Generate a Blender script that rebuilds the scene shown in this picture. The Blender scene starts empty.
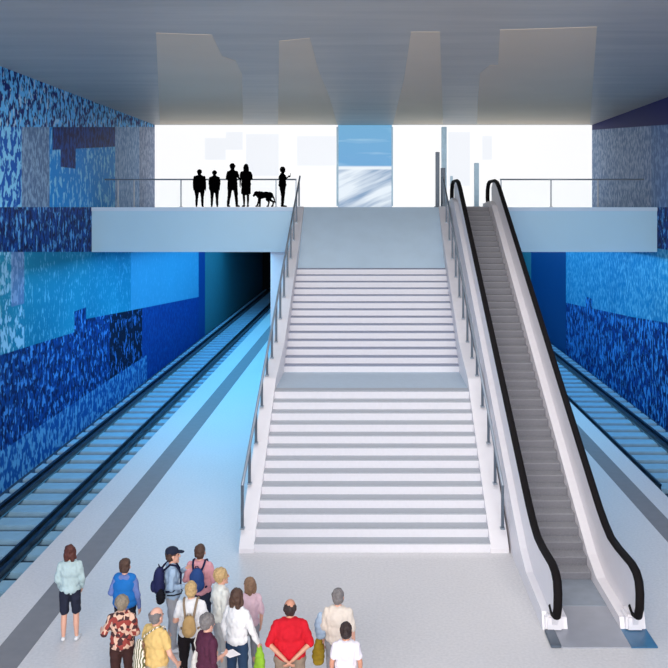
import bpy, bmesh, math, random
from mathutils import Vector, Matrix, noise
random.seed(7)
scene = bpy.context.scene
C = scene.collection
F, VX, VY, H = 900.0, 370.0, 207.0, 7.6      # focal length in px, vanishing point, eye height

# ------------------------------------------------------------------ camera, world, light
cam_d = bpy.data.cameras.new('camera'); cam = bpy.data.objects.new('camera', cam_d); C.objects.link(cam)
cam.location = (0, 0, H); cam.rotation_euler = (math.pi/2, 0, 0)
cam_d.sensor_width = 36; cam_d.lens = F/668*36
cam_d.shift_x = (334-VX)/668; cam_d.shift_y = -(334-VY)/668
cam_d.clip_end = 500
scene.camera = cam
w = bpy.data.worlds.new('world'); scene.world = w; w.use_nodes = True
w.node_tree.nodes['Background'].inputs[0].default_value = (0.97, 0.98, 1.0, 1)
w.node_tree.nodes['Background'].inputs[1].default_value = 0.95

def area(name, loc, rot, sx, sy, power, col):
    l = bpy.data.lights.new(name, 'AREA'); l.shape = 'RECTANGLE'; l.size = sx; l.size_y = sy
    l.energy = power; l.color = col
    o = bpy.data.objects.new(name, l); C.objects.link(o); o.location = loc; o.rotation_euler = rot
    return o
area('front_fill', (0, -7, 9.0), (math.radians(80), 0, 0), 20, 8, 5000, (1, .965, .93))  # added fill lamp behind the camera, brightening stairs and crowd
area('hall_fill', (0, 20, 11.55), (0, 0, 0), 16, 16, 900, (1, .98, .97))  # added overhead fill, no fixture in the ceiling
area('blue_fill', (-7, 47, 5.7), (0, 0, 0), 6, 38, 2000, (.13, .54, .90))  # added unseen lamp under the slab, tinting floor and wall blue
area('blue_fill', (8, 47, 5.7), (0, 0, 0), 6, 38, 1300, (.22, .60, .92))  # same added blue fill on the right side
scene.view_settings.view_transform = 'Standard'; scene.view_settings.look = 'None'
scene.view_settings.gamma = 1; scene.view_settings.use_curve_mapping = False
scene.view_settings.exposure = 0.04

# ------------------------------------------------------------------ materials
def s2l(c):
    return tuple(((v/255)/12.92 if v/255 <= .04045 else ((v/255+.055)/1.055)**2.4) for v in c) + (1,)
class NT:
    def __init__(s, name):
        s.m = bpy.data.materials.new(name); s.m.use_nodes = True
        s.t = s.m.node_tree; s.b = s.t.nodes['Principled BSDF']
    def n(s, typ, **kw):
        o = s.t.nodes.new(typ)
        for k, v in kw.items(): setattr(o, k, v)
        return o
    def l(s, a, b): s.t.links.new(a, b)
    def val(s, sock, v):
        if hasattr(v, 'links') or isinstance(v, bpy.types.NodeSocket): s.l(v, sock)
        else: sock.default_value = v
    def math(s, op, a, b=0.0, c=None, clamp=False):
        o = s.n('ShaderNodeMath', operation=op, use_clamp=clamp)
        s.val(o.inputs[0], a); s.val(o.inputs[1], b)
        if c is not None: s.val(o.inputs[2], c)
        return o.outputs[0]
    def mix(s, f, a, b):
        o = s.n('ShaderNodeMix', data_type='RGBA')
        s.val(o.inputs[0], f); s.val(o.inputs[6], a); s.val(o.inputs[7], b)
        return o.outputs[2]
    def ramp(s, f, lo, hi):
        o = s.n('ShaderNodeMapRange'); o.clamp = True
        s.val(o.inputs[0], f); s.val(o.inputs[1], lo); s.val(o.inputs[2], hi)
        return o.outputs[0]
    def pos(s):
        g = s.n('ShaderNodeNewGeometry'); x = s.n('ShaderNodeSeparateXYZ'); s.l(g.outputs['Position'], x.inputs[0])
        return x.outputs
    def comb(s, x, y, z):
        o = s.n('ShaderNodeCombineXYZ'); s.val(o.inputs[0], x); s.val(o.inputs[1], y); s.val(o.inputs[2], z)
        return o.outputs[0]
    def noise(s, vec, scale=1, detail=3, rough=.5):
        o = s.n('ShaderNodeTexNoise'); o.inputs['Scale'].default_value = scale; o.inputs['Detail'].default_value = detail
        o.inputs['Roughness'].default_value = rough
        if vec is not None: s.l(vec, o.inputs['Vector'])
        return o.outputs['Fac']
def plain(name, rgb, rough=.6, metal=0, var=.08, scale=6, spec=.5, bump=0, obj=True):
    t = NT(name)
    tc = t.n('ShaderNodeTexCoord')
    f = t.noise(tc.outputs['Object'], scale, 4)
    c = s2l(rgb); d = tuple(max(0, v*(1-var*2)) for v in c[:3]) + (1,); e = tuple(min(1, v*(1+var)) for v in c[:3]) + (1,)
    t.l(t.mix(f, d, e), t.b.inputs['Base Color'])
    t.b.inputs['Roughness'].default_value = rough; t.b.inputs['Metallic'].default_value = metal
    t.b.inputs['Specular IOR Level'].default_value = spec
    if bump:
        bp = t.n('ShaderNodeBump'); bp.inputs['Strength'].default_value = bump; bp.inputs['Distance'].default_value = .01
        t.l(t.noise(tc.outputs['Object'], scale*6, 3), bp.inputs['Height']); t.l(bp.outputs[0], t.b.inputs['Normal'])
    return t.m
def emis(name, rgb, strength):
    t = NT(name); t.b.inputs['Base Color'].default_value = (.12, .12, .12, 1)
    t.b.inputs['Emission Color'].default_value = s2l(rgb); t.b.inputs['Emission Strength'].default_value = strength
    t.b.inputs['Roughness'].default_value = .4
    return t.m

M = {}
M['white'] = plain('white_paint', (240, 236, 240), .45, var=.02)
M['riser'] = plain('pale_stone_riser', (234, 232, 238), .5, var=.03, scale=14)
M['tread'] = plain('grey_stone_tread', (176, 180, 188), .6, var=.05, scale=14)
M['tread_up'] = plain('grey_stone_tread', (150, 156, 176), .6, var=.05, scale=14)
M['landing'] = plain('blue_grey_landing', (184, 200, 216), .5, var=.05)
M['panel'] = plain('pale_blue_panel', (208, 230, 248), .4, var=.05, scale=1.5)
M['fascia'] = plain('light_blue_fascia', (184, 224, 244), .35, var=.05, scale=.3)
M['steel'] = plain('brushed_steel', (160, 170, 182), .35, .4, var=.1)
M['post'] = plain('grey_steel_post', (92, 104, 118), .4, .3, var=.1)
M['bluepost'] = plain('pale_blue_post', (190, 220, 238), .4, .2, var=.1)
M['black'] = plain('black_rubber', (20, 15, 17), .8, var=.1, spec=.2)
M['estep'] = plain('escalator_step', (150, 150, 156), .6, .0, var=.15, scale=30)
M['eriser'] = plain('escalator_riser', (128, 128, 136), .6, .0, var=.15, scale=30)
M['eplate'] = plain('escalator_landing_plate', (165, 168, 178), .4, .1, var=.08, scale=3)
M['bluepl'] = plain('blue_glazed_plate', (60, 112, 150), .3, .2, var=.12)
M['sleeper'] = plain('sleeper_concrete', (140, 180, 205), .7, var=.12, scale=3, bump=.3)
M['bed'] = plain('track_bed', (30, 62, 92), .9, var=.3, scale=2)
M['rail'] = plain('dark_rail_steel', (30, 44, 62), .35, .5, var=.15)
M['strip'] = plain('grey_warning_strip', (130, 130, 136), .7, var=.08, scale=4)
M['tunnel'] = plain('dark_teal_tunnel', (34, 118, 134), .8, var=.1)
M['dark'] = plain('tunnel_black', (8, 12, 16), .9)
M['darkblue'] = plain('deep_blue_pier', (8, 84, 140), .3, var=.1, scale=1)
M['taupe'] = plain('taupe_ceiling_reflection', (226, 206, 184), .6, var=.04, scale=.4, spec=.3)
M['glass'] = None
t = NT('clear_glass'); t.b.inputs['Transmission Weight'].default_value = 1; t.b.inputs['Roughness'].default_value = 0
t.b.inputs['IOR'].default_value = 1.01; t.b.inputs['Base Color'].default_value = (.97, .99, 1, 1); M['glass'] = t.m

# platform floor: pale polished terrazzo
t = NT('platform_terrazzo'); p = t.pos()
g = t.noise(t.comb(p[0], p[1], 0), .35, 4); fl = t.noise(t.comb(p[0], p[1], 0), 18, 3)
c = t.mix(g, s2l((198, 197, 200)), s2l((216, 213, 214)))
c = t.mix(t.ramp(fl, .3, .8), c, s2l((224, 221, 222)))
t.l(c, t.b.inputs['Base Color']); t.b.inputs['Roughness'].default_value = .38; M['floor'] = t.m
# ceiling: brushed grey plaster, streaky
t = NT('brushed_grey_ceiling'); p = t.pos()
g = t.noise(t.comb(t.math('MULTIPLY', p[0], .12), p[1], 0), 1.1, 5, .65)
g2 = t.noise(t.comb(p[0], p[1], 0), .12, 3)
c = t.mix(g, s2l((124, 128, 134)), s2l((214, 206, 198)))
c = t.mix(t.math('MULTIPLY', g2, .6), c, s2l((196, 186, 176)))
t.l(c, t.b.inputs['Base Color']); t.b.inputs['Roughness'].default_value = .45; t.b.inputs['Specular IOR Level'].default_value = .35
M['ceiling'] = t.m
# mosaic wall: colour blocks, partly painted-in reflections of the hall, with upright flecks, laid out in metres along (Y) and up (Z)
def mosaic(name, side):
    t = NT(name); p = t.pos(); Y, Z = p[1], p[2]
    def fleck(sy, sz, off, det=2): return t.noise(t.comb(off, t.math('MULTIPLY', Y, sy), t.math('MULTIPLY', Z, sz)), 1, det, .6)
    def above(k, z0, z1=None, y0=0, y1=1, soft=.03):   # 1 where Z is above the line through (y0,z0)-(y1,z1)
        if z1 is None: ln = z0
        else: ln = t.math('ADD', t.math('MULTIPLY', Y, (z1-z0)/(y1-y0)), z0 - y0*(z1-z0)/(y1-y0))
        return t.math('ADD', t.math('DIVIDE', t.math('SUBTRACT', Z, ln), soft), .5, clamp=True)
    def after(y, soft=.03): return t.math('ADD', t.math('DIVIDE', t.math('SUBTRACT', Y, y), soft), .5, clamp=True)
    def inv(a): return t.math('SUBTRACT', 1.0, a)
    def AND(*a):
        r = a[0]
        for b in a[1:]: r = t.math('MULTIPLY', r, b)
        return r
    f1 = fleck(4.6, 3.0, 3.1); f2 = fleck(5.6, 2.8, 9.7); f3 = fleck(8, 4.2, 21.3); big = fleck(.14, .12, 5.5)
    navy = t.mix(t.ramp(f3, .42, .6), s2l((6, 22, 74)), s2l((14, 70, 150)))
    navyf = t.mix(t.ramp(f2, .56, .62), navy, s2l((96, 168, 226)))
    cyan = t.mix(t.ramp(big, .3, .7), s2l((14, 116, 156)), s2l((40, 152, 188)))
    cyan = t.mix(t.math('MULTIPLY', t.ramp(f3, .56, .66), .55), cyan, s2l((120, 200, 235)))
    pale = t.mix(t.ramp(f3, .4, .62), s2l((104, 142, 190)), s2l((168, 196, 226)))
    upper = t.mix(t.ramp(f1, .46, .53), s2l((8, 36, 108)), s2l((104, 190, 244)))
    upper = t.mix(AND(t.ramp(f2, .60, .64), .8), upper, s2l((190, 222, 244)))
    mid = t.mix(t.ramp(f2, .54, .60), s2l((10, 146, 222)), s2l((140, 214, 246)))
    if side == 'left':
        # lower storey; its jagged navy edge is a reflection put into the colour
        col = cyan
        col = t.mix(AND(after(40.5), inv(after(60))), col, t.mix(.55, cyan, s2l((96, 178, 222))))
        col = t.mix(AND(inv(after(28.0)), t.ramp(f1, .50, .55)), col, s2l((150, 205, 236)))
        col = t.mix(AND(after(27.0), inv(after(28.0)), above(0, 4.6), .55), col, s2l((120, 130, 190)))
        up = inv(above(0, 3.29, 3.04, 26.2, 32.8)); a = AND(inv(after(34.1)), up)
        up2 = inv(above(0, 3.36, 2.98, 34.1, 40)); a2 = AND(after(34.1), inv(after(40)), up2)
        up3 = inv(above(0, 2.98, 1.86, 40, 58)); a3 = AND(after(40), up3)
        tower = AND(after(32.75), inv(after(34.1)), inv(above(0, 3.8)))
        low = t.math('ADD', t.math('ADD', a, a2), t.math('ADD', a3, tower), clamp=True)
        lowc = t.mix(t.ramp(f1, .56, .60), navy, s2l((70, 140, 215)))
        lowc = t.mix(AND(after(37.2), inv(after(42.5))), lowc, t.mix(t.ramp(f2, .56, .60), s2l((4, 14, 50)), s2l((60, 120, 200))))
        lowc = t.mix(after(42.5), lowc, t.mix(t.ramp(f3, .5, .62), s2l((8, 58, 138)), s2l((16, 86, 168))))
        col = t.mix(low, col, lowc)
        pl = AND(inv(after(43.4)), inv(above(0, .47)))
        col = t.mix(pl, col, t.mix(t.ramp(f1, .48, .56), s2l((20, 84, 160)), s2l((92, 162, 214))))
        col = t.mix(after(56.5), col, s2l((8, 70, 140)))
        # mezzanine slab's dark reflection, painted as a navy strip
        slab_refl = AND(above(0, 6.29, 5.86, 26.2, 34.8), inv(above(0, 7.6)))
        col = t.mix(slab_refl, col, navyf)
        # upper storey: mirrored back wall and ceiling edge painted as colour blocks
        ln = above(0, 9.93, 11.6, 26.2, 45)
        u = mid
        u = t.mix(inv(after(27.8)), u, t.mix(t.ramp(f1, .48, .54), s2l((12, 92, 184)), s2l((140, 214, 248))))
        u = t.mix(AND(after(27.8), inv(after(30.2))), u, t.mix(t.ramp(f3, .45, .6), s2l((96, 124, 160)), s2l((150, 180, 208))))
        u = t.mix(AND(after(30.5), inv(after(38.0)), above(0, 9.6, 10.15, 31.3, 38.0)), u, navy)
        u = t.mix(AND(after(31.3), inv(after(32.9)), above(0, 9.0)), u, navy)
        u = t.mix(after(38.0), u, pale)
        u = t.mix(after(42.0), u, t.mix(t.ramp(f3, .45, .6), s2l((118, 134, 166)), s2l((170, 182, 206))))
        u = t.mix(ln, u, upper)
        col = t.mix(above(0, 7.6), col, u)
    else:
        col = t.mix(.45, cyan, t.mix(t.ramp(f3, .42, .62), s2l((18, 120, 190)), s2l((140, 205, 235))))
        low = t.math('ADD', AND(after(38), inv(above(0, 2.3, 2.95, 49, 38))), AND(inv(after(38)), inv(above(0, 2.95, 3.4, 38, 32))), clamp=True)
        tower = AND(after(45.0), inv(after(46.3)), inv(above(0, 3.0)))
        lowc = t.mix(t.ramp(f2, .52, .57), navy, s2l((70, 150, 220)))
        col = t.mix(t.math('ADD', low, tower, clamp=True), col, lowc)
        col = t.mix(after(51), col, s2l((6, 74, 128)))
        slab_refl = AND(inv(after(34.8)), above(0, 6.0), inv(above(0, 7.6)))  # reflection of the slab painted in on this wall too
        col = t.mix(slab_refl, col, navyf)
        u = t.mix(t.ramp(f3, .42, .62), s2l((96, 126, 168)), s2l((168, 186, 212)))
        u = t.mix(inv(after(35.5)), u, t.mix(t.ramp(f1, .46, .58), s2l((86, 120, 166)), s2l((130, 160, 198))))
        u = t.mix(above(0, 10.7, 11.45, 34, 45), u, s2l((10, 28, 100)))
        col = t.mix(above(0, 7.6), col, u)
    t.l(col, t.b.inputs['Base Color']); t.b.inputs['Roughness'].default_value = .5
    t.b.inputs['IOR'].default_value = 1.16; t.b.inputs['Specular IOR Level'].default_value = .5
    return t.m
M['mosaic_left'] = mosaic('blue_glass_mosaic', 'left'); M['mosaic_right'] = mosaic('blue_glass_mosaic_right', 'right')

# ------------------------------------------------------------------ mesh helpers
def link(name, bm, mat, parent=None, smooth=False):
    me = bpy.data.meshes.new(name); bmesh.ops.recalc_face_normals(bm, faces=bm.faces); bm.to_mesh(me); bm.free()
    if smooth:
        for f in me.polygons: f.use_smooth = True
    me.materials.append(mat)
    o = bpy.data.objects.new(name, me); C.objects.link(o)
    if parent: o.parent = parent
    return o
def box(bm, x0, x1, y0, y1, z0, z1, bev=0):
    r = bmesh.ops.create_cube(bm, size=1)
    for v in r['verts']: v.co = Vector(((x0+x1)/2 + v.co.x*(x1-x0), (y0+y1)/2 + v.co.y*(y1-y0), (z0+z1)/2 + v.co.z*(z1-z0)))
    if bev:
        es = list({e for v in r['verts'] for e in v.link_edges})
        bmesh.ops.bevel(bm, geom=es, offset=bev, segments=2, affect='EDGES')
def boxo(name, mat, parent, *a, bev=0):
    bm = bmesh.new(); box(bm, *a, bev=bev); return link(name, bm, mat, parent)
def prism_x(bm, pts, x0, x1):     # polygon in (y,z) extruded along x
    a = [bm.verts.new((x0, y, z)) for y, z in pts]; b = [bm.verts.new((x1, y, z)) for y, z in pts]
    bm.faces.new(a); bm.faces.new(b[::-1]); n = len(pts)
    for i in range(n): bm.faces.new((a[i], b[i], b[(i+1) % n], a[(i+1) % n]))
def prism_z(bm, pts, z0, z1):
    a = [bm.verts.new((x, y, z0)) for x, y in pts]; b = [bm.verts.new((x, y, z1)) for x, y in pts]
    bm.faces.new(a); bm.faces.new(b[::-1]); n = len(pts)
    for i in range(n): bm.faces.new((a[i], b[i], b[(i+1) % n], a[(i+1) % n]))
def tube(bm, pts, r, seg=10, rads=None, flat=1.0):
    pts = [Vector(p) for p in pts]; rings = []
    up = Vector((0, 0, 1)); prev = None
    for i, p in enumerate(pts):
        d = (pts[min(i+1, len(pts)-1)] - pts[max(i-1, 0)]).normalized()
        if prev is None:
            a = d.orthogonal().normalized() if abs(d.x) > .9 else d.cross(Vector((1, 0, 0))).normalized()
        else: a = (prev - d*prev.dot(d)).normalized()
        prev = a; b = d.cross(a); rr = rads[i] if rads else r
        rings.append([bm.verts.new(p + a*math.cos(q*2*math.pi/seg)*rr*flat + b*math.sin(q*2*math.pi/seg)*rr) for q in range(seg)])
    for i in range(len(rings)-1):
        for q in range(seg): bm.faces.new((rings[i][q], rings[i][(q+1) % seg], rings[i+1][(q+1) % seg], rings[i+1][q]))
    bm.faces.new(rings[0][::-1]); bm.faces.new(rings[-1])
def arc(cy, cz, r, a0, a1, n=8, x=0):
    return [(x, cy + r*math.cos(math.radians(a0+(a1-a0)*i/n)), cz + r*math.sin(math.radians(a0+(a1-a0)*i/n))) for i in range(n+1)]
def tag(o, label, cat, group=None):
    o['label'] = label; o['category'] = cat
    if group: o['group'] = group
    return o
def struct(o): o['kind'] = 'structure'; return o
def thing(name, loc, label, cat, group=None, rz=0):
    o = bpy.data.objects.new(name, None); C.objects.link(o); o.location = loc; o.rotation_euler = (0, 0, rz); o.empty_display_size = .2
    return tag(o, label, cat, group)

# ------------------------------------------------------------------ structure
XL, XR, YM, ZS = -10.76, 11.1, 34.8, 5.86
struct(boxo('floor', M['floor'], None, -7.2, 7.8, -4, 90, -.9, 0))
struct(boxo('floor_track_left', M['bed'], None, XL, -7.2, -4, 90, -.95, -.75))
struct(boxo('floor_track_right', M['bed'], None, 7.8, XR, -4, 90, -.95, -.75))
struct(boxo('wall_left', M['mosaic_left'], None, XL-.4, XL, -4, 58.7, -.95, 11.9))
struct(boxo('wall_right', M['mosaic_right'], None, XR, XR+.4, -4, 62, -.95, 11.9))
struct(boxo('wall_tunnel_left', M['tunnel'], None, XL-.4, XL, 58.7, 90, -.95, ZS))
struct(boxo('wall_tunnel_right', M['tunnel'], None, XR, XR+.4, 62, 90, -.95, ZS))
struct(boxo('wall_tunnel_end', M['dark'], None, XL, XR, 90, 90.4, -.95, ZS))
struct(boxo('ceiling', M['ceiling'], None, XL-.4, XR+.4, -4, 46, 11.7, 12.3))
struct(boxo('mezzanine_floor', M['fascia'], None, XL, XR, YM, 90, ZS, H-.01))
struct(boxo('wall_under_stairs', M['white'], None, -4.0, 4.6, 36.2, 36.6, 0, ZS))
# slim edge trims of the slab
struct(boxo('trim_1', M['panel'], None, XL+.002, -2.97, YM-.05, YM, H-.16, H-.012))
struct(boxo('trim_2', M['panel'], None, 5.0, XR-.002, YM-.05, YM, H-.16, H-.012))
# warning strips inlaid in the platform
struct(boxo('trim_3', M['strip'], None, -6.4, -5.82, -4, 90, -.01, .004))
struct(boxo('trim_4', M['strip'], None, 6.75, 7.25, -4, 90, -.01, .004))
# back wall of lit panes with the blue window between
M['lit'] = emis('backlit_white_pane', (252, 252, 253), .93)
M['lit2'] = emis('backlit_pale_grey_pane', (240, 243, 249), .92)
YB = 45.0
def bx_(px): return (px-VX)*YB/F
def bz_(py): return H-(py-VY)*YB/F
wx0, wx1 = bx_(338), bx_(392)
struct(boxo('wall_back', M['lit'], None, XL, wx0, YB, YB+.4, H-.01, 11.7))
struct(boxo('wall_back', M['lit'], None, wx1, XR, YB, YB+.4, H-.01, 11.7))
t = NT('blue_window_glow'); p = t.pos()
zz = t.ramp(p[2], H, 11.7)
up = t.mix(t.ramp(p[2], 9.6, 11.6), s2l((62, 150, 208)), s2l((96, 168, 214)))
up = t.mix(t.ramp(t.noise(t.comb(t.math('MULTIPLY', p[0], .25), 0, t.math('MULTIPLY', p[2], 2.4)), 1.2, 3), .55, .8), up, s2l((170, 212, 236)))
q = t.math('ADD', t.math('MULTIPLY', p[0], -.45), p[2])      # lines running off to the upper right
lo = t.mix(t.ramp(t.noise(t.comb(q, t.math('MULTIPLY', p[0], .12), 0), 2.3, 3), .35, .62), s2l((100, 138, 180)), s2l((226, 236, 246)))
col = t.mix(t.ramp(p[2], 9.5, 9.62), lo, up)
col = t.mix(t.math('MULTIPLY', t.ramp(t.math('ABSOLUTE', t.math('SUBTRACT', p[2], 9.56)), .12, .04), .9), col, s2l((240, 246, 250)))
t.l(col, t.b.inputs['Emission Color']); t.b.inputs['Emission Strength'].default_value = .85; t.b.inputs['Base Color'].default_value = (.05, .08, .1, 1)
t.b.inputs['Roughness'].default_value = .3
struct(boxo('window_1', t.m, None, wx0, wx1, YB+.06, YB+.4, H-.01, 11.7))
k = 3
def trim(mat, px0, px1, py0, py1, d=.05):
    global k; k += 1
    struct(boxo('trim_%d' % (k+1), mat, None, bx_(px0), bx_(px1), YB-d, YB, bz_(py1), bz_(py0)))
for a in ((226, 243, 132, 150), (246, 279, 134, 176), (297, 336, 136, 166), (205, 226, 138, 160), (448, 470, 132, 186), (482, 492, 136, 160)):
    trim(M['lit2'], *a)
trim(M['bluepost'], 336.5, 338.5, 127, 206, .08); trim(M['bluepost'], 391.5, 393, 127, 206, .08)
# back wall's reflections in the ceiling, shaped as thin taupe sheets under it
def cpt(px, py, z=11.67): Y = (z-H)*F/(VY-py); return ((px-VX)*Y/F, Y)
cp = [[(156, 34), (212, 36), (222, 57), (236, 62), (242, 75), (243, 124.5), (160, 124.5)],
      [(279, 42), (310, 39), (318, 70), (330, 100), (337, 124.5), (278, 124.5)],
      [(411, 33), (440, 33), (443, 124.5), (393, 124.5), (404, 80)],
      [(500, 31), (597, 28), (590, 124.5), (477, 124.5), (478, 100), (480, 74), (490, 66), (498, 66)]]
for i, pts in enumerate(cp):
    bm = bmesh.new(); prism_z(bm, [cpt(*q) for q in pts], 11.692, 11.702)
    struct(link('ceiling_reflection', bm, M['taupe']))

# ------------------------------------------------------------------ railway tracks
def track(xa, xb, xe0, xe1, y0, y1, label):
    xc = (xa+xb)/2
    T = thing('railway_track', (xc, y0, -.75), label, 'railway track', 'railway tracks on either side of the platform')
    for x in (xa, xb):
        for dx, wd in ((0, .07), (.2 if x < xc else -.2, .04)):
            bm = bmesh.new()
            prof = [(-wd, 0), (wd, 0), (wd, .03), (wd*.3, .05), (wd*.3, .15), (wd*.7, .17), (wd*.7, .22), (-wd*.7, .22), (-wd*.7, .17), (-wd*.3, .15), (-wd*.3, .05), (-wd, .03)]
            a = [bm.verts.new((x-xc+dx+u, 0, .12+v)) for u, v in prof]; b = [bm.verts.new((x-xc+dx+u, y1-y0, .12+v)) for u, v in prof]
            bm.faces.new(a); bm.faces.new(b[::-1])
            for i in range(12): bm.faces.new((a[i], b[i], b[(i+1) % 12], a[(i+1) % 12]))
            link('rail' if dx == 0 else 'guard_rail', bm, M['rail'], T)
    s0 = None; n = int((y1-y0)/1.0)
    for i in range(n):
        if s0 is None:
            bm = bmesh.new(); box(bm, xe0-xc, xe1-xc, -.32, .32, 0, .14, bev=.03); s0 = o = link('sleeper', bm, M['sleeper'], T)
        else:
            o = s0.copy(); C.objects.link(o); o.parent = T
        o.location = (0, .5+i*1.0, 0)
track(-9.95, -8.15, -10.5, -7.25, 17, 90, 'left railway track beside the platform with the people')
track(8.2, 10.2, 7.85, 10.9, 26, 90, 'right railway track beyond the escalator')

# ------------------------------------------------------------------ staircase
ST = thing('staircase', (0, 19.8, 0), 'wide pale stone staircase rising from the platform to the mezzanine', 'staircase')
def sp(name, bm, mat): 
    o = link(name, bm, mat, ST); o.location = (0, -19.8, 0); return o
SX0, SX1 = -2.55, 2.65
def flight(y0, z0, y1, z1, n, tm):
    run = (y1-y0)/n; rise = (z1-z0)/n
    for i in range(n):
        y = y0+i*run; z = z0+i*rise
        bm = bmesh.new(); prism_x(bm, [(y, z), (y, z+rise-.03), (y+run+.02, z+rise-.03), (y+run+.02, z)], SX0, SX1)
        o = sp('step', bm, M['riser'])
        bm = bmesh.new(); box(bm, SX0-.001, SX1+.001, y+.0, y+run+.02, z+rise-.03, z+rise)
        tr = link('tread', bm, tm, o)
flight(19.8, 0, 24.4, 2.69, 13, M['tread'])
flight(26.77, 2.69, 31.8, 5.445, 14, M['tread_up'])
bm = bmesh.new(); box(bm, SX0, SX1, 24.4, 26.8, 2.4, 2.69); sp('landing', bm, M['landing'])
bm = bmesh.new(); prism_x(bm, [(31.8, 5.2), (31.8, 5.445), (YM-.01, H-.005), (YM-.01, 5.2)], SX0, SX1); sp('sloped_panel', bm, M['panel'])
for x0, x1 in ((-2.88, SX0), (SX1, 3.05)):
    bm = bmesh.new()
    prism_x(bm, [(19.75, 0), (19.75, .1), (20.1, .38), (24.4, 2.95), (26.8, 3.55), (31.8, 6.0), (YM-.06, H+.02), (YM-.06, 5.9), (30, 3.5), (23, 0)], x0, x1)
    sp('stringer', bm, M['white'])
bm = bmesh.new(); prism_x(bm, [(19.9, 0), (24.4, 2.5), (26.7, 2.5), (34.7, 6.9), (34.7, 5.5), (22, 0)], SX0+.01, SX1-.01); sp('underside', bm, M['white'])

# sloping stair railings, each on its stringer
def str_top(y):
    pr = [(19.55, .1), (20.0, .42), (24.4, 2.95), (26.8, 3.55), (31.8, 6.0), (YM, H+.02), (40, H)]
    for (a, b), (c, d) in zip(pr, pr[1:]):
        if y <= c: return b+(d-b)*(y-a)/(c-a)
def stair_railing(x, label, xt):
    R = thing('stair_railing', (x, 20.0, .4), label, 'railing', 'sloping railings either side of the stairs')
    def zt(y): return 1.40+.487*(y-20.0)
    def xx(y): return (xt-x)*(y-20)/15.2
    bm = bmesh.new(); tube(bm, [(xx(y), y-20, zt(y)-.4) for y in (20.0, 25, 30, 35.2)], .035, 8); link('handrail', bm, M['steel'], R, True)
    n = 14
    for i in range(n):
        y = 20.03+i*1.135; zb = str_top(y) if y < YM-.06 else H
        bm = bmesh.new(); box(bm, xx(y)-.03, xx(y)+.03, y-20-.045, y-20+.045, zb-.4-.0, zt(y)-.4, bev=.008); po = link('post', bm, M['post'], R)
        bm = bmesh.new(); box(bm, xx(y)-.05, xx(y)+.05, y-20-.07, y-20+.07, zb-.4, zb-.4+.03); link('base_plate', bm, M['steel'], po)
stair_railing(-2.84, 'grey steel railing down the left side of the stairs', -2.74)
stair_railing(2.95, 'grey steel railing between the stairs and the escalator', 2.85)

# ------------------------------------------------------------------ escalator
E = thing('escalator', (4.0, 15.5, 0), 'white escalator with grey steps and black handrails right of the stairs', 'escalator')
def ep(name, bm, mat, sm=False, par=None):
    o = link(name, bm, mat, par or E, sm)
    if par is None: o.location = (-4.0, -15.5, 0)
    return o
HL, HR = 3.3, 4.74
sl = (8.5-1.08)/(33.4-17.95)
def rail_path(x):
    a = [(x, 16.25, .40), (x, 16.08, .33), (x, 15.92, .36)]
    a += [(x, 15.82, .55), (x, 15.8, .8)] + [(x, 15.86, 1.0), (x, 16.02, 1.1), (x, 16.3, 1.14)]
    a += [(x, 17.2, 1.09), (x, 17.7, 1.10), (x, 18.1, 1.2)]
    a += [(x, 18.6, 1.08+sl*.65), (x, 25, 1.08+sl*7.05), (x, 30, 1.08+sl*12.05), (x, 33.0, 1.08+sl*15.05), (x, 33.6, 8.52), (x, 34.2, 8.6)]
    a += [(x, 35.6, 8.6), (x, 36.0, 8.52), (x, 36.25, 8.3), (x, 36.3, 8.0), (x, 36.2, 7.75)]
    return a
for x, nm in ((HL, 'left'), (HR, 'right')):
    bm = bmesh.new(); tube(bm, rail_path(x), .08, 12, flat=.8); hr = ep('handrail', bm, M['black'], True)
    # balustrade panel under the handrail
    up = [(y, z) for _, y, z in rail_path(x) if y < 34.1][2:] + [(34.4, 8.6), (34.75, 8.4)]
    up = [(y + (.06 if y < 17 else (-.06 if y > 35.5 else 0)), z-.05) for y, z in up]
    low = [(YM-.1, H), (YM-.1, 5.9), (22.0, 0.0), (16.15, 0.0)]
    bm = bmesh.new(); prism_x(bm, up + low, x-.05, x+.05); ep('balustrade', bm, M['white'])
# outer and inner skirts (deck)
def deck(x0, x1, hgt, name):
    bm = bmesh.new()
    prism_x(bm, [(16.15, 0), (16.25, hgt*.9), (17.9, hgt), (18.6, hgt+.2), (33.3, 7.6+hgt-.15), (34.2, H+hgt), (35.9, H+hgt*.6), (35.9, H), (YM-.1, H), (YM-.1, 5.9), (22.5, 0)], x0, x1)
    ep(name, bm, M['white'])
deck(3.1, HL-.052, .34, 'skirt'); deck(HL+.052, 3.55, .22, 'skirt'); deck(4.5, HR-.052, .22, 'skirt'); deck(HR+.052, 4.95, .34, 'skirt')
n = 44; ey0, ey1 = 18.3, 34.4; run = (ey1-ey0)/n; rise = H/n
es = None
for i in range(n):
    y = ey0+i*run; z = i*rise
    if es is None:
        bm = bmesh.new(); prism_x(bm, [(0, -.12), (0, rise-.02), (run+.01, rise-.02), (run+.01, -.12)], -.455, .475); es = s = link('step', bm, M['eriser'], E)
        bm = bmesh.new()
        box(bm, -.455, .475, 0, run+.01, rise-.02, rise)
        for q in range(15): box(bm, -.44+q*.062, -.41+q*.062, .01, run, rise, rise+.008)
        et = link('tread', bm, M['estep'], s)
    else:
        s = es.copy(); C.objects.link(s); s.parent = E; tt = et.copy(); C.objects.link(tt); tt.parent = s
    s.location = (4.025-4.0, y-15.5, z)
bm = bmesh.new(); prism_x(bm, [(18.4, 0), (34.4, 7.4), (34.4, 6.0), (20.5, 0)], 3.56, 4.49); ep('truss', bm, M['dark'])
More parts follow.
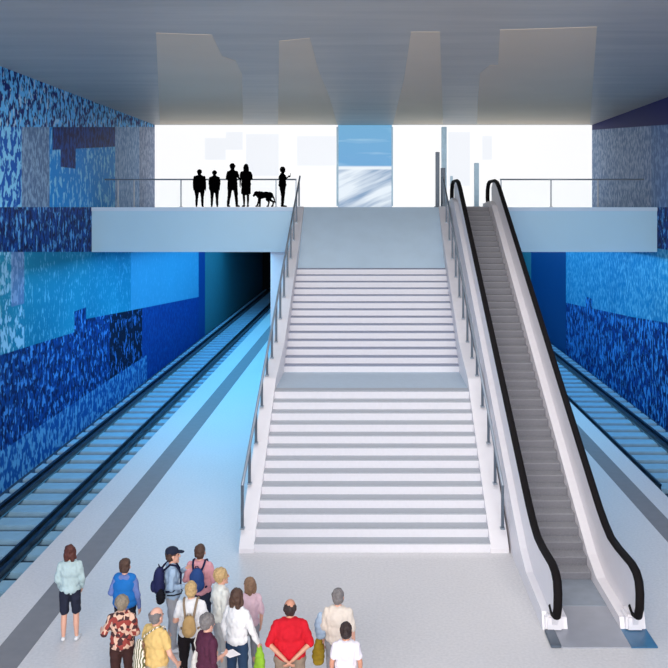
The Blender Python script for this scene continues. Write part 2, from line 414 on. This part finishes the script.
bm = bmesh.new(); box(bm, 3.551, 4.499, 17.1, 18.3, 0, .03); ep('comb_plate', bm, M['steel'])
bm = bmesh.new(); box(bm, 3.3, 4.5, 15.5, 17.1, .0, .022); ep('landing_plate', bm, M['eplate'])
bm = bmesh.new(); box(bm, 4.5, 4.96, 15.5, 16.4, 0, .024); ep('side_plate', bm, M['bluepl'])
bm = bmesh.new(); box(bm, 3.12, 3.3, 15.5, 16.1, 0, .05, bev=.01); ep('side_plate', bm, M['post'])
for xa, xb in ((3.14, 3.46), (4.58, 4.9)):
    bm = bmesh.new(); box(bm, xa, xb, 16.08, 16.5, .0, .30, bev=.04); ep('newel_base', bm, M['white'])
bm = bmesh.new(); box(bm, 3.56, 4.5, 34.4, 36.2, H-.005, H+.02); ep('landing_plate', bm, M['landing'])

# ------------------------------------------------------------------ mezzanine railings and posts
def mezz_rail(x0, x1, posts, label):
    y = YM+1.5
    R = thing('mezzanine_railing', ((x0+x1)/2, y, H), label, 'railing', 'glass railings along the mezzanine edge'); xc = (x0+x1)/2
    bm = bmesh.new(); tube(bm, [(x0-xc, 0, 1.11), (x1-xc, 0, 1.11)], .03, 8); link('top_rail', bm, M['steel'], R, True)
    for px in posts:
        bm = bmesh.new(); box(bm, px-xc-.025, px-xc+.025, -.03, .03, 0, 1.09, bev=.006); po = link('post', bm, M['post'] if 0 else M['steel'], R)
        bm = bmesh.new(); box(bm, px-xc-.06, px-xc+.06, -.06, .06, 0, .02); link('base_plate', bm, M['steel'], po)
    ps = sorted(posts)
    for a, b in zip(ps, ps[1:]):
        bm = bmesh.new(); box(bm, a-xc+.04, b-xc-.04, -.006, .006, .05, 1.05); link('glass_panel', bm, M['glass'], R)
def mx(px): return (px-VX)*(YM+1.5)/F
mezz_rail(XL+.06, mx(296.5), [mx(x) for x in (97, 118, 134, 181, 276, 296)], 'slim glass railing on the mezzanine left of the stairs')
mezz_rail(mx(500), XR-.06, [mx(x) for x in (501, 551, 598, 648)], 'slim glass railing on the mezzanine right of the escalator')
def post(px, ptop, pbot, wpx, Y, mat, label, name='steel_post'):
    x = (px-VX)*Y/F; wd = wpx*Y/F/2
    T = thing(name, (x, Y, H), label, 'post')
    zt = (VY-ptop)*Y/F
    boxo('shaft', mat, T, -wd, wd, -wd, wd, 0, zt, bev=.01); boxo('foot_plate', M['post'], T, -wd*1.5, wd*1.5, -wd*1.5, wd*1.5, -.005, .03)
post(437.5, 152, 207, 4, 37.0, M['post'], 'tall dark grey post at the top right corner of the stairs')
post(444, 127, 207, 5, 42.0, M['bluepost'], 'pale blue pillar reaching the ceiling behind the top of the stairs', 'pillar')
post(443, 168, 207, 4.5, 38.6, M['post'], 'short dark post in front of the pale blue pillar')
post(476.5, 163, 207, 4.5, 39.5, M['bluepost'], 'pale blue post rising between the escalator handrails')
post(451.5, 176, 207, 2.5, 38.5, M['bluepost'], 'thin pale post just behind the left escalator handrail')

# ------------------------------------------------------------------ people
dg = None
def cap(bm, p0, r0, p1, r1, seg=14, sc=None):
    p0 = Vector(p0); p1 = Vector(p1); d = p1-p0; L = d.length
    if L < 1e-5: d = Vector((0, 0, 1)); L = 1e-5
    d = d.normalized(); q = d.to_track_quat('Z', 'Y'); rings = []
    prof = []
    for i in range(1, 5): a = math.pi/2*i/4; prof.append((-r0*math.cos(a), r0*math.sin(a)))
    for i in range(0, 4): a = math.pi/2*i/4; prof.append((L+r1*math.sin(a), r1*math.cos(a)))
    bot = bm.verts.new(p0 - d*r0); top = bm.verts.new(p1 + d*r1)
    for h, r in prof: rings.append([bm.verts.new(p0 + q @ Vector((r*math.cos(2*math.pi*k/seg), r*math.sin(2*math.pi*k/seg), h))) for k in range(seg)])
    for a, b in zip(rings, rings[1:]):
        for k in range(seg): bm.faces.new((a[k], a[(k+1) % seg], b[(k+1) % seg], b[k]))
    for k in range(seg): bm.faces.new((bot, rings[0][(k+1) % seg], rings[0][k])); bm.faces.new((top, rings[-1][k], rings[-1][(k+1) % seg]))
def ell(bm, c, r, rot=None, seg=18):
    m = Matrix.Translation(Vector(c)) @ (rot.to_4x4() if rot else Matrix.Identity(4)) @ Matrix.Diagonal((*r, 1))
    bmesh.ops.create_uvsphere(bm, u_segments=seg, v_segments=seg//2+2, radius=1, matrix=m)
tmp_scene = bpy.data.scenes.new('weld'); tmp_vl = tmp_scene.view_layers[0]
def fuse(name, bm, mat, parent, voxel, smooth=4, fold=0, freq=1.0):
    """weld the overlapping shapes of bm into one smooth continuous surface"""
    me = bpy.data.meshes.new(name); bmesh.ops.recalc_face_normals(bm, faces=bm.faces); bm.to_mesh(me); bm.free()
    o = bpy.data.objects.new(name, me); tmp_scene.collection.objects.link(o)
    r = o.modifiers.new('r', 'REMESH'); r.mode = 'VOXEL'; r.voxel_size = voxel; r.use_smooth_shade = True
    s = o.modifiers.new('s', 'SMOOTH'); s.factor = .5; s.iterations = smooth
    tmp_vl.update(); d = tmp_vl.depsgraph; nm = bpy.data.meshes.new_from_object(o.evaluated_get(d))
    tmp_scene.collection.objects.unlink(o); C.objects.link(o)
    o.modifiers.clear(); o.data = nm; bpy.data.meshes.remove(me); nm.name = name
    if fold:
        for v in nm.vertices:
            f = noise.noise(Vector((v.co.x*11, v.co.y*11, v.co.z*7))*freq + Vector((parent.location.x*3, 0, 0)))
            v.co += v.normal*fold*f
    nm.materials.clear(); nm.materials.append(mat)
    for f in nm.polygons: f.use_smooth = True
    o.parent = parent
    return o
def cloth(name, rgb, **kw): return plain(name, rgb, .85, var=kw.pop('var', .12), scale=kw.pop('scale', 7), spec=.2, bump=.25, **kw)
SK = {'fair': plain('skin_fair', (226, 172, 150), .5, var=.05), 'tan': plain('skin_tan', (206, 146, 120), .5, var=.05)}
HM = {k: plain('hair_'+k, c, .6, var=.3, scale=40, bump=.5) for k, c in dict(red_brown=(92, 44, 36), brown=(84, 58, 46), dark=(52, 36, 34), light_brown=(140, 108, 84), blond=(206, 172, 120), grey=(128, 122, 122), ash=(150, 136, 118), black=(20, 18, 18)).items()}
EYE = plain('eye_dark', (40, 34, 34), .2); LIP = plain('lips', (170, 84, 80), .5)
SHOE = {'white': cloth('shoe_white', (226, 228, 232)), 'dark': cloth('shoe_dark', (46, 46, 54)), 'brown': cloth('shoe_brown', (104, 78, 62))}
ARMS = dict(
    down=((.22, -.02, 1.12), (.225, .06, .86)),
    bent=((.225, -.04, 1.13), (.13, .2, 1.10)),
    fold=((.235, -.02, 1.12), (.02, .20, 1.10)),
    back=((.25, -.10, 1.13), (.05, -.22, .95)),
    low=((.22, 0, 1.12), (.19, .14, .90)),
    carry=((.27, .0, 1.12), (.33, .08, .90)),
    up=((.24, .04, 1.14), (.10, .24, 1.30)))
def person(hx, hy, s, rz, label, *, hair='short', hcol='brown', skin='fair', top=(200, 200, 200), sleeve='short', topmat=None, topname='shirt',
           bottom=(60, 60, 70), legs='trousers', shoes='dark', wd=1.0, arml='down', armr='down', yaw=0, nod=0, cap_=None, coat=0, step=0.0, black=False, Y=None, hem=.86, extra=None, cat='person', belly=0.0):
    if Y is None: Y = (H-1.58*s)*F/(hy-VY); z0 = 0
    else: z0 = H
    x = (hx-VX)*Y/F
    P = thing('person', (x, Y, z0), label, cat, rz=math.radians(rz)); P.scale = (s, s, s)
    BK = M['sil']
    def mt(m): return BK if black else m
    vx = .015 if black else .009; vc = .018 if black else .014
    hr = Matrix.Rotation(math.radians(yaw), 3, 'Z') @ Matrix.Rotation(math.radians(nod), 3, 'X')
    hc = Vector((0, .02, 1.58))
    hs = 1.12
    def HP(v): return hc + hr @ Vector(v) * hs
    sh = .15*wd
    arms = {}
    for sd, kind in ((-1, arml), (1, armr)):
        e, w_ = ARMS[kind] if isinstance(kind, str) else kind
        S = Vector((sd*sh, 0, 1.37)); E_ = Vector((sd*e[0]*(.35+.65*wd), e[1], e[2])); W = Vector((sd*w_[0]*(1 if kind in ('back', 'fold', 'bent', 'up') else (.35+.65*wd)), w_[1], w_[2]))
        arms[sd] = (S, E_, W, kind)
    leg = {}
    for sd in (-1, 1):
        fy = step*sd
        leg[sd] = (Vector((sd*.09*wd, 0, .88)), Vector((sd*.105*(.5+.5*wd), fy*.55+.02, .48)), Vector((sd*.115*(.5+.5*wd), fy, .09)))
    # body: one continuous surface
    bm = bmesh.new()
    ell(bm, (0, 0, .95), (.155*wd, .105*wd, .13)); ell(bm, (0, 0, 1.1), (.13*wd, .09*wd, .16)); ell(bm, (0, 0, 1.27), (.16*wd, .105*wd, .17))
    cap(bm, (-sh, 0, 1.375), .05, (sh, 0, 1.375), .05); cap(bm, (-.07, 0, 1.415), .05, (.07, 0, 1.415), .05)
    cap(bm, (0, -.01, 1.38), .058, (0, .01, 1.53), .052)
    ell(bm, HP((0, -.012, .035)), tuple(q_*hs for q_ in (.074, .092, .085)), hr); ell(bm, HP((0, .015, -.035)), tuple(q_*hs for q_ in (.058, .07, .08)), hr)
    cap(bm, HP((0, .088, .02)), .011, HP((0, .104, -.018)), .013, 8); ell(bm, HP((0, .07, -.095)), tuple(q_*hs for q_ in (.026, .022, .018)), hr)
    for sd in (-1, 1):
        ell(bm, HP((sd*.078, -.005, -.005)), tuple(q_*hs for q_ in (.009, .02, .03)), hr)
        S, E_, W, kind = arms[sd]
        cap(bm, S, .05, E_, .039); cap(bm, E_, .040, W, .026)
        d = (W-E_).normalized()
        inward = Vector((-sd, .25, 0)); side = (inward - d*inward.dot(d)).normalized(); nrm = d.cross(side).normalized()
        pc = W + d*.05
        for q in (-1, 0, 1): cap(bm, W + nrm*q*.014 + d*.01, .017, W + nrm*q*.024 + d*.085, .014, 8)
        for q in range(4):
            o_ = nrm*((q-1.5)*.0215); L = (.062, .075, .070, .055)[q]
            a = W + o_ + d*.085; b = a + d*L*.5 + side*.008; c = b + d*L*.38 + side*.026
            cap(bm, a, .0095, b, .009, 8); cap(bm, b, .009, c, .0075, 8)
        tf = nrm if nrm.y > 0 else -nrm
        a = W + d*.025 + tf*.022; b = a + d*.035 + tf*.028 + side*.008; c = b + d*.03 + tf*.006 + side*.008
        cap(bm, a, .014, b, .011, 8); cap(bm, b, .011, c, .009, 8)
        Hp, K, A = leg[sd]
        cap(bm, Hp, .085*wd, K, .055); cap(bm, K, .053, K*.55+A*.45+Vector((0, -.018, 0)), .052); cap(bm, K*.55+A*.45+Vector((0, -.018, 0)), .052, A, .034)
        cap(bm, A + Vector((0, -.02, -.045)), .035, A + Vector((sd*.02, .13, -.06)), .027)
    fuse('body', bm, mt(SK[skin]), P, vx, 5)
    for sd in (-1, 1):
        bm = bmesh.new(); ell(bm, HP((sd*.03, .073, .018)), tuple(q_*hs for q_ in (.012, .008, .007)), hr, 10); link('eye', bm, mt(EYE), P, True)
    bm = bmesh.new(); ell(bm, HP((0, .081, -.058)), tuple(q_*hs for q_ in (.022, .008, .006)), hr, 10); link('mouth', bm, mt(LIP), P, True)
    # shirt
    tm = mt(topmat or cloth(topname, top))
    bm = bmesh.new(); g = .022
    ell(bm, (0, 0, hem+.09), (.165*wd+g, .115*wd+g, .11)); ell(bm, (0, belly*.5, 1.07), ((.15+max(0, wd-1)*.12)*wd+g, .10*wd+g+belly, .19)); ell(bm, (0, 0, 1.26), (.17*wd+g, .11*wd+g, .18))
    cap(bm, (-sh, 0, 1.365), .066, (sh, 0, 1.365), .066); cap(bm, (-.07, -.005, 1.41), .066, (.07, -.005, 1.41), .066); ell(bm, (0, -.02, 1.40), (.15*wd, .08, .075))
    for sd in (-1, 1):
        S, E_, W, kind = arms[sd]
        if sleeve == 'long': cap(bm, S, .066, E_, .054); cap(bm, E_, .054, E_.lerp(W, .93), .038)
        elif sleeve == 'elbow': cap(bm, S, .066, E_, .056)
        elif sleeve == 'short': cap(bm, S, .068, S.lerp(E_, .62), .062)
    if coat: cap(bm, (0, 0, 1.25), .17, (0, 0, .86), .18); ell(bm, (0, 0, .92), (.24*coat, .17, .26)); ell(bm, (0, 0, 1.2), (.225*coat, .15, .24)); cap(bm, (0, 0, 1.4), .09, (0, 0, 1.5), .075)
    fuse(topname, bm, tm, P, vc, 3, .016, 1.8)
    # legs
    bmt = mt(cloth(legs, bottom)); bm = bmesh.new()
    ell(bm, (0, 0, .93), (.158*wd+.012, .108*wd+.014, .12))
    if legs == 'skirt': 
        for q in range(9): 
            a = q*math.pi*2/9; cap(bm, (.10*math.cos(a)*wd, .05*math.sin(a), .90), .07, (.13*math.cos(a)*wd, .085*math.sin(a), .56), .06)
        cap(bm, (0, 0, .9), .1, (0, 0, .56), .09)
    for sd in (-1, 1):
        Hp, K, A = leg[sd]
        if legs == 'trousers': cap(bm, Hp, .096*wd, K, .072); cap(bm, K, .071, A + Vector((0, -.005, .02)), .055)
        elif legs == 'shorts': cap(bm, Hp, .10*wd, K + Vector((0, 0, .06)), .08)
    fuse(legs, bm, bmt, P, vc, 3, .014, 1.6)
    for sd in (-1, 1):
        A = leg[sd][2]; bm = bmesh.new()
        cap(bm, A + Vector((0, -.03, -.045)), .042, A + Vector((sd*.01, .06, -.048)), .041); cap(bm, A + Vector((sd*.01, .06, -.05)), .04, A + Vector((sd*.022, .155, -.058)), .031)
        fuse('shoe', bm, mt(SHOE[shoes]), P, .01, 3)
    # hair
    bm = bmesh.new(); hm = mt(HM[hcol])
    if hair == 'bald':
        ell(bm, HP((0, -.036, .020)), tuple(q_*hs for q_ in (.088, .080, .072)), hr)
        ell(bm, HP((0, -.046, -.02)), tuple(q_*hs for q_ in (.074, .060, .058)), hr)
    else:
        ell(bm, HP((0, -.026, .052)), tuple(q_*hs for q_ in (.086, .092, .088)), hr); ell(bm, HP((0, -.045, .0)), tuple(q_*hs for q_ in (.08, .07, .085)), hr)
        if hair in ('bob', 'long'):
            for sd in (-1, 1): cap(bm, HP((sd*.066, -.02, .04)), .035, HP((sd*.074, -.025, -.075)), .032)
            cap(bm, HP((-.045, -.07, 0)), .045, HP((-.045, -.07, -.09)), .04); cap(bm, HP((.045, -.07, 0)), .045, HP((.045, -.07, -.09)), .04)
        if hair == 'long':
            for q in (-.06, -.02, .02, .06): cap(bm, HP((q, -.075, -.05)), .035, HP((q*1.1, -.085, -.2)), .028)
        if hair == 'bun': ell(bm, HP((0, -.12, .03)), tuple(q_*hs for q_ in (.04, .035, .04)), hr, 12)
        if hair == 'full':
            ell(bm, HP((0, -.03, .04)), tuple(q_*hs for q_ in (.102, .105, .10)), hr)
    fuse('hair', bm, hm, P, .010, 2, .016, 2.4)
    if cap_:
        bm = bmesh.new(); ell(bm, HP((0, -.02, .075)), tuple(q_*hs for q_ in (.093, .102, .07)), hr)
        for q in range(-3, 4): cap(bm, HP((q*.02, .06, .06)), .009, HP((q*.021, .165-.004*q*q, .05)), .007, 8)
        fuse('cap', bm, mt(cloth('cap_cloth', cap_)), P, .008, 2)
    P['s'] = s
    return P
def backpack(P, rgb, label, size=1.0, z=1.16, strap=None, wide=1.0):
    s = P['s']; rz = P.rotation_euler[2]
    T = thing('backpack', P.location, label, 'backpack', rz=rz); T.scale = (s, s, s)
    m = cloth('backpack_fabric', rgb, var=.2); m2 = cloth('backpack_strap', strap or tuple(int(v*.7) for v in rgb))
    bm = bmesh.new(); q = size
    ell(bm, (0, -.215, z), (.13*q*wide, .085*q, .2*q)); ell(bm, (0, -.215, z-.08*q), (.14*q*wide, .09*q, .14*q)); ell(bm, (0, -.2, z+.1*q), (.10*q*wide, .07*q, .1*q))
    fuse('pack', bm, m, T, .012, 3, .01)
    bm = bmesh.new(); ell(bm, (0, -.29*(.6+.4*q), z-.08*q), (.09*q*wide, .045*q, .085*q)); fuse('front_pocket', bm, m, T, .01, 3, .006)
    bm = bmesh.new(); tube(bm, [(-.03, -.2, z+.19*q), (-.02, -.22, z+.235*q), (.02, -.22, z+.235*q), (.03, -.2, z+.19*q)], .008, 6); link('grab_loop', bm, m2, T, True)
    for sd in (-1, 1):
        bm = bmesh.new(); tube(bm, [(sd*.06, -.19, z+.12*q), (sd*.095, -.12, 1.41), (sd*.105, -.04, 1.475), (sd*.11, .06, 1.45), (sd*.12, .135, 1.32), (sd*.13, .13, 1.15), (sd*.16, .0, 1.05), (sd*.13, -.12, 1.04)], .018, 8)
        link('shoulder_strap', bm, m2, T, True)
    return T
def bag(P, rgb, label, off, r, name='shoulder_bag', mat=None, strap=None, cat='bag'):
    """a soft bag at off (local to the person), strap = points from it"""
    s = P['s']
    T = thing(name, P.location, label, cat, rz=P.rotation_euler[2]); T.scale = (s, s, s)
    m = mat or cloth('bag_fabric', rgb, var=.25, scale=12)
    bm = bmesh.new(); x, y, z = off
    for q in range(5):
        u = q/4; ell(bm, (x, y, z + r[2]*(1-2*u)), (r[0]*(.6+.45*math.sin(u*2.4)), r[1]*(.55+.5*math.sin(u*2.4)), r[2]*.5))
    fuse('bag_body', bm, m, T, .012, 3, .014)
    if strap:
        bm = bmesh.new(); tube(bm, strap, .011, 6); link('strap', bm, m, T, True)
    return T
M['sil'] = plain('silhouette_black', (3, 3, 4), 1.0, spec=.0, var=0)  # flat black that stands for backlit silhouettes

# standing crowd in front of the stairs
p1 = person(70, 553, .97, 8, 'woman in pale mint sweater and navy shorts standing alone, nearest the track', hair='bob', hcol='red_brown', top=(186, 208, 212), sleeve='long', topname='sweater', bottom=(40, 44, 62), legs='shorts', shoes='white', arml='low', armr='low')
p2 = person(125, 567, .97, -5, 'person in bright blue vest over periwinkle sleeves, back turned', hcol='brown', top=(112, 132, 192), sleeve='long', topname='shirt', bottom=(34, 36, 48), arml='bent', armr='down', wd=1.05)
bm = bmesh.new(); g = .062
ell(bm, (0, 0, .98), (.18+g*.7, .12+g*.7, .12)); ell(bm, (0, 0, 1.1), (.16+g, .105+g, .2)); ell(bm, (0, 0, 1.27), (.165+g*.8, .11+g*.7, .17)); cap(bm, (-.12, -.005, 1.39), .085, (.12, -.005, 1.39), .085)
fuse('vest', bm, cloth('vest_blue', (36, 118, 198)), p2, .013, 4, .012)
t = NT('floral_print'); tc = t.n('ShaderNodeTexCoord'); vo = t.n('ShaderNodeTexVoronoi'); vo.inputs['Scale'].default_value = 17; t.l(tc.outputs['Object'], vo.inputs['Vector'])
sx = t.n('ShaderNodeSeparateColor'); t.l(vo.outputs['Color'], sx.inputs[0])
c = t.mix(t.math('GREATER_THAN', sx.outputs[0], .5), s2l((150, 62, 56)), s2l((222, 182, 160))); c = t.mix(t.math('GREATER_THAN', sx.outputs[1], .72), c, s2l((70, 40, 44)))
t.l(c, t.b.inputs['Base Color']); t.b.inputs['Roughness'].default_value = .9
p3 = person(122, 604, .96, 5, 'woman in rust and cream floral blouse and dark brown trousers', hair='full', hcol='ash', topmat=t.m, topname='blouse', sleeve='elbow', bottom=(66, 42, 40), arml=((.27, -.02, 1.12), (.34, .16, 1.08)), armr='bent', wd=1.05)
p4 = person(156, 617, 1.0, -35, 'balding man in yellow shirt with striped wrap over one shoulder', hair='bald', hcol='grey', top=(226, 190, 122), bottom=(190, 180, 165), arml='down', armr=((.27, .0, 1.12), (.24, .16, .92)), wd=1.15)
t = NT('striped_wrap'); tc = t.n('ShaderNodeTexCoord'); wv = t.n('ShaderNodeTexWave'); wv.inputs['Scale'].default_value = 9; wv.inputs['Distortion'].default_value = 3; t.l(tc.outputs['Object'], wv.inputs['Vector'])
t.l(t.mix(t.ramp(wv.outputs['Fac'], .4, .6), s2l((92, 96, 60)), s2l((236, 222, 206))), t.b.inputs['Base Color']); t.b.inputs['Roughness'].default_value = .9
bag(p4, (200, 190, 150), 'olive and cream striped cloth bag on the back of the balding man in yellow', (-.14, -.20, 1.0), (.12, .06, .2), 'cloth_bag', t.m, [(-.14, -.2, 1.2), (-.05, -.17, 1.36), (.08, -.07, 1.47), (.12, .05, 1.46), (.05, .16, 1.3)])
p5 = person(172, 556, 1.02, -72, 'man in navy cap and light blue shirt, seen in profile facing right', hair='short', hcol='brown', cap_=(36, 42, 62), top=(168, 192, 218), sleeve='long', bottom=(176, 176, 182), arml='up', armr='bent', shoes='white')
backpack(p5, (38, 42, 84), 'large navy backpack worn by the man in the cap', 1.12, 1.2)
bag(p5, (26, 26, 34), 'black waist bag below the navy backpack', (.12, -.2, .99), (.10, .08, .09), 'waist_bag', None, [(.18, -.1, 1.0), (.21, .0, 1.0), (.15, .13, .99), (0, .17, .98), (-.15, .13, .98), (-.2, 0, .99), (-.1, -.14, 1.0), (.06, -.2, 1.0)])
p6 = person(200, 553, 1.0, -4, 'person in pink top standing furthest back, beside the man in the cap', hcol='brown', top=(220, 158, 168), sleeve='elbow', bottom=(44, 50, 70), wd=1.14, arml='bent', armr='bent')
backpack(p6, (44, 74, 132), 'blue backpack on the person in the pink top', 1.0, 1.2, strap=(30, 40, 74))
p7 = person(191, 591, .99, 3, 'person with short blond hair in white t-shirt and black trousers', hcol='blond', top=(236, 236, 240), bottom=(34, 28, 32), wd=1.14, arml='bent', armr='down')
backpack(p7, (196, 162, 112), 'small tan backpack on the blond person in white', .82, 1.12, strap=(150, 130, 110))
p8 = person(221, 577, 1.0, -60, 'blond woman in white cardigan and pale grey trousers facing right', hair='full', hcol='blond', wd=1.18, top=(240, 242, 236), sleeve='long', topname='cardigan', bottom=(190, 192, 196), arml='bent', armr='bent', shoes='white')
p9 = person(207, 624, .98, -48, 'woman in maroon shirt with grey hair, bending her head down', hair='full', hcol='grey', top=(88, 44, 66), sleeve='elbow', bottom=(120, 110, 110), arml='low', armr='bent', nod=-14, wd=1.05)
bag(p9, (226, 222, 218), 'white shoulder bag of the woman in maroon', (-.24, -.02, .95), (.07, .1, .12), 'shoulder_bag', None, [(-.24, -.02, 1.05), (-.22, -.08, 1.25), (-.17, -.05, 1.44), (-.15, .03, 1.46), (-.2, .1, 1.3), (-.26, .04, 1.1)])
p10 = person(237, 598, 1.0, -22, 'woman with brown hair in white long-sleeved top and blue jeans', hair='bob', hcol='brown', top=(240, 240, 244), sleeve='long', bottom=(44, 66, 96), arml='down', armr='carry')
p11 = person(249, 586, .93, 20, 'woman with light brown hair in pink top, partly behind the woman in jeans', hair='bob', hcol='light_brown', top=(228, 196, 208), sleeve='elbow', bottom=(150, 152, 160), arml='bent', armr='down', yaw=30)
bag(p10, (150, 196, 60), 'lime green carrier bag hanging beside the blue jeans', (.34, .10, .62), (.09, .06, .17), 'carrier_bag', None, [(.31, .1, .78), (.32, .09, .86), (.34, .09, .87), (.37, .1, .78)])
p12 = person(290, 609, 1.03, 2, 'stout man in red shirt with hands clasped behind his back', hair='bald', hcol='dark', top=(206, 28, 44), bottom=(146, 128, 112), wd=1.28, arml='back', armr='back', skin='tan', sleeve='elbow')
p13 = person(338, 598, .98, -6, 'elderly person with grey hair in cream shirt', hair='short', hcol='grey', top=(232, 220, 208), sleeve='elbow', bottom=(150, 150, 156), wd=1.12, arml='down', armr='down')
bag(p13, (176, 198, 222), 'light blue jacket carried on the left arm of the elderly person', (-.28, .03, 1.12), (.10, .10, .14), 'folded_jacket', cloth('jacket_blue', (176, 198, 222)), None, 'jacket')
bag(p13, (172, 142, 44), 'mustard coloured bag hanging at the left of the elderly person', (-.31, .0, .72), (.10, .08, .15), 'handbag', None, [(-.33, .0, .86), (-.31, .04, .92), (-.28, .0, .86)])
p14 = person(346, 632, .93, 0, 'child-sized person with dark hair in white t-shirt, at the right end of the crowd', hair='bun', hcol='dark', top=(238, 232, 240), bottom=(140, 168, 204), arml='down', armr='down', skin='tan')
# folded sheet of paper in the maroon woman's hand
T = thing('paper_sheet', p9.location, 'white sheet of paper held by the woman in maroon', 'paper', rz=p9.rotation_euler[2]); T.scale = (.98,)*3
bm = bmesh.new(); prism_z(bm, [(.02, .22), (.24, .24), (.26, .42), (.05, .42)], 1.085, 1.09); link('sheet', bm, M['white'], T)

# backlit figures on the mezzanine; silhouettes painted black all over, skin included
YS = 35.75
kw = dict(black=True, Y=YS, hcol='black')
def fig(px, hgt, rz, label, **k): return person(px, 0, hgt/1.735*.985, rz, label, **{**kw, **k})
fig(199.5, 1.52, 5, 'stocky silhouetted person in long coat at the far left of the mezzanine group', hair='full', wd=1.35, hem=.72, coat=1.25)
fig(214.5, 1.48, 10, 'shorter silhouetted person in flared coat, second from the left on the mezzanine', hair='full', wd=1.2, hem=.76, coat=1.1, arml='low', armr='low')
fig(232.5, 1.76, -20, 'tall silhouetted person standing with feet apart, beside the long-haired woman', hair='full', step=.13, arml='bent', armr='up', wd=1.15, coat=.8, nod=-8)
fig(246.0, 1.74, 25, 'long-haired silhouetted woman in skirt beside the tall person', legs='skirt', hair='long', step=.14, wd=1.1, arml='low', armr='bent', coat=.85)
pp = fig(282.5, 1.62, -80, 'silhouetted person at the right end, looking down at a phone', hair='full', nod=-22, wd=1.35, arml='up', armr='up')
T = thing('phone', pp.location, 'small silhouetted phone held up by the person right of the dog', 'phone', rz=pp.rotation_euler[2]); T.scale = pp.scale
bm = bmesh.new(); box(bm, -.035, .035, .335, .35, 1.32, 1.46, bev=.004); link('case', bm, M['sil'], T)
# dog: body one continuous surface, walking left
D = thing('dog', ((264.5-VX)*YS/F, YS, H), 'silhouetted dog standing between the long-haired woman and the person with a phone', 'dog')
bm = bmesh.new()
ell(bm, (-.14, 0, .47), (.2, .12, .15)); ell(bm, (.06, 0, .48), (.2, .11, .135)); ell(bm, (.20, 0, .46), (.15, .11, .14)); cap(bm, (-.20, 0, .52), .11, (-.31, 0, .53), .09)
ell(bm, (-.33, 0, .54), (.095, .08, .085)); cap(bm, (-.36, 0, .51), .06, (-.43, 0, .45), .045)
for sd in (-1, 1):
    cap(bm, (-.31, sd*.055, .61), .028, (-.30, sd*.075, .55), .03, 8)
    fx = -.07 if sd > 0 else .06
    cap(bm, (-.20, sd*.075, .42), .07, (-.20+fx*.4, sd*.075, .24), .05); cap(bm, (-.20+fx*.4, sd*.075, .24), .046, (-.23+fx, sd*.075, .06), .034); cap(bm, (-.23+fx, sd*.075, .035), .034, (-.28+fx, sd*.075, .032), .03)
    bx2 = .09 if sd > 0 else -.07
    cap(bm, (.20, sd*.075, .44), .09, (.15+bx2*.5, sd*.075, .30), .065); cap(bm, (.15+bx2*.5, sd*.075, .30), .055, (.26+bx2, sd*.075, .20), .038)
    cap(bm, (.26+bx2, sd*.075, .20), .036, (.23+bx2, sd*.075, .06), .03); cap(bm, (.23+bx2, sd*.075, .035), .033, (.18+bx2, sd*.075, .032), .03)
cap(bm, (.30, 0, .48), .04, (.38, 0, .33), .032); cap(bm, (.38, 0, .33), .032, (.42, 0, .16), .02)
fuse('body', bm, M['sil'], D, .012, 3)
bm = bmesh.new(); tube(bm, [(-.25+.1*math.cos(a)*.5, .105*math.sin(a), .52+.115*math.cos(a)) for a in [i*math.pi/8 for i in range(17)]], .012, 6); link('collar', bm, M['black'], D, True)
bpy.data.scenes.remove(tmp_scene)
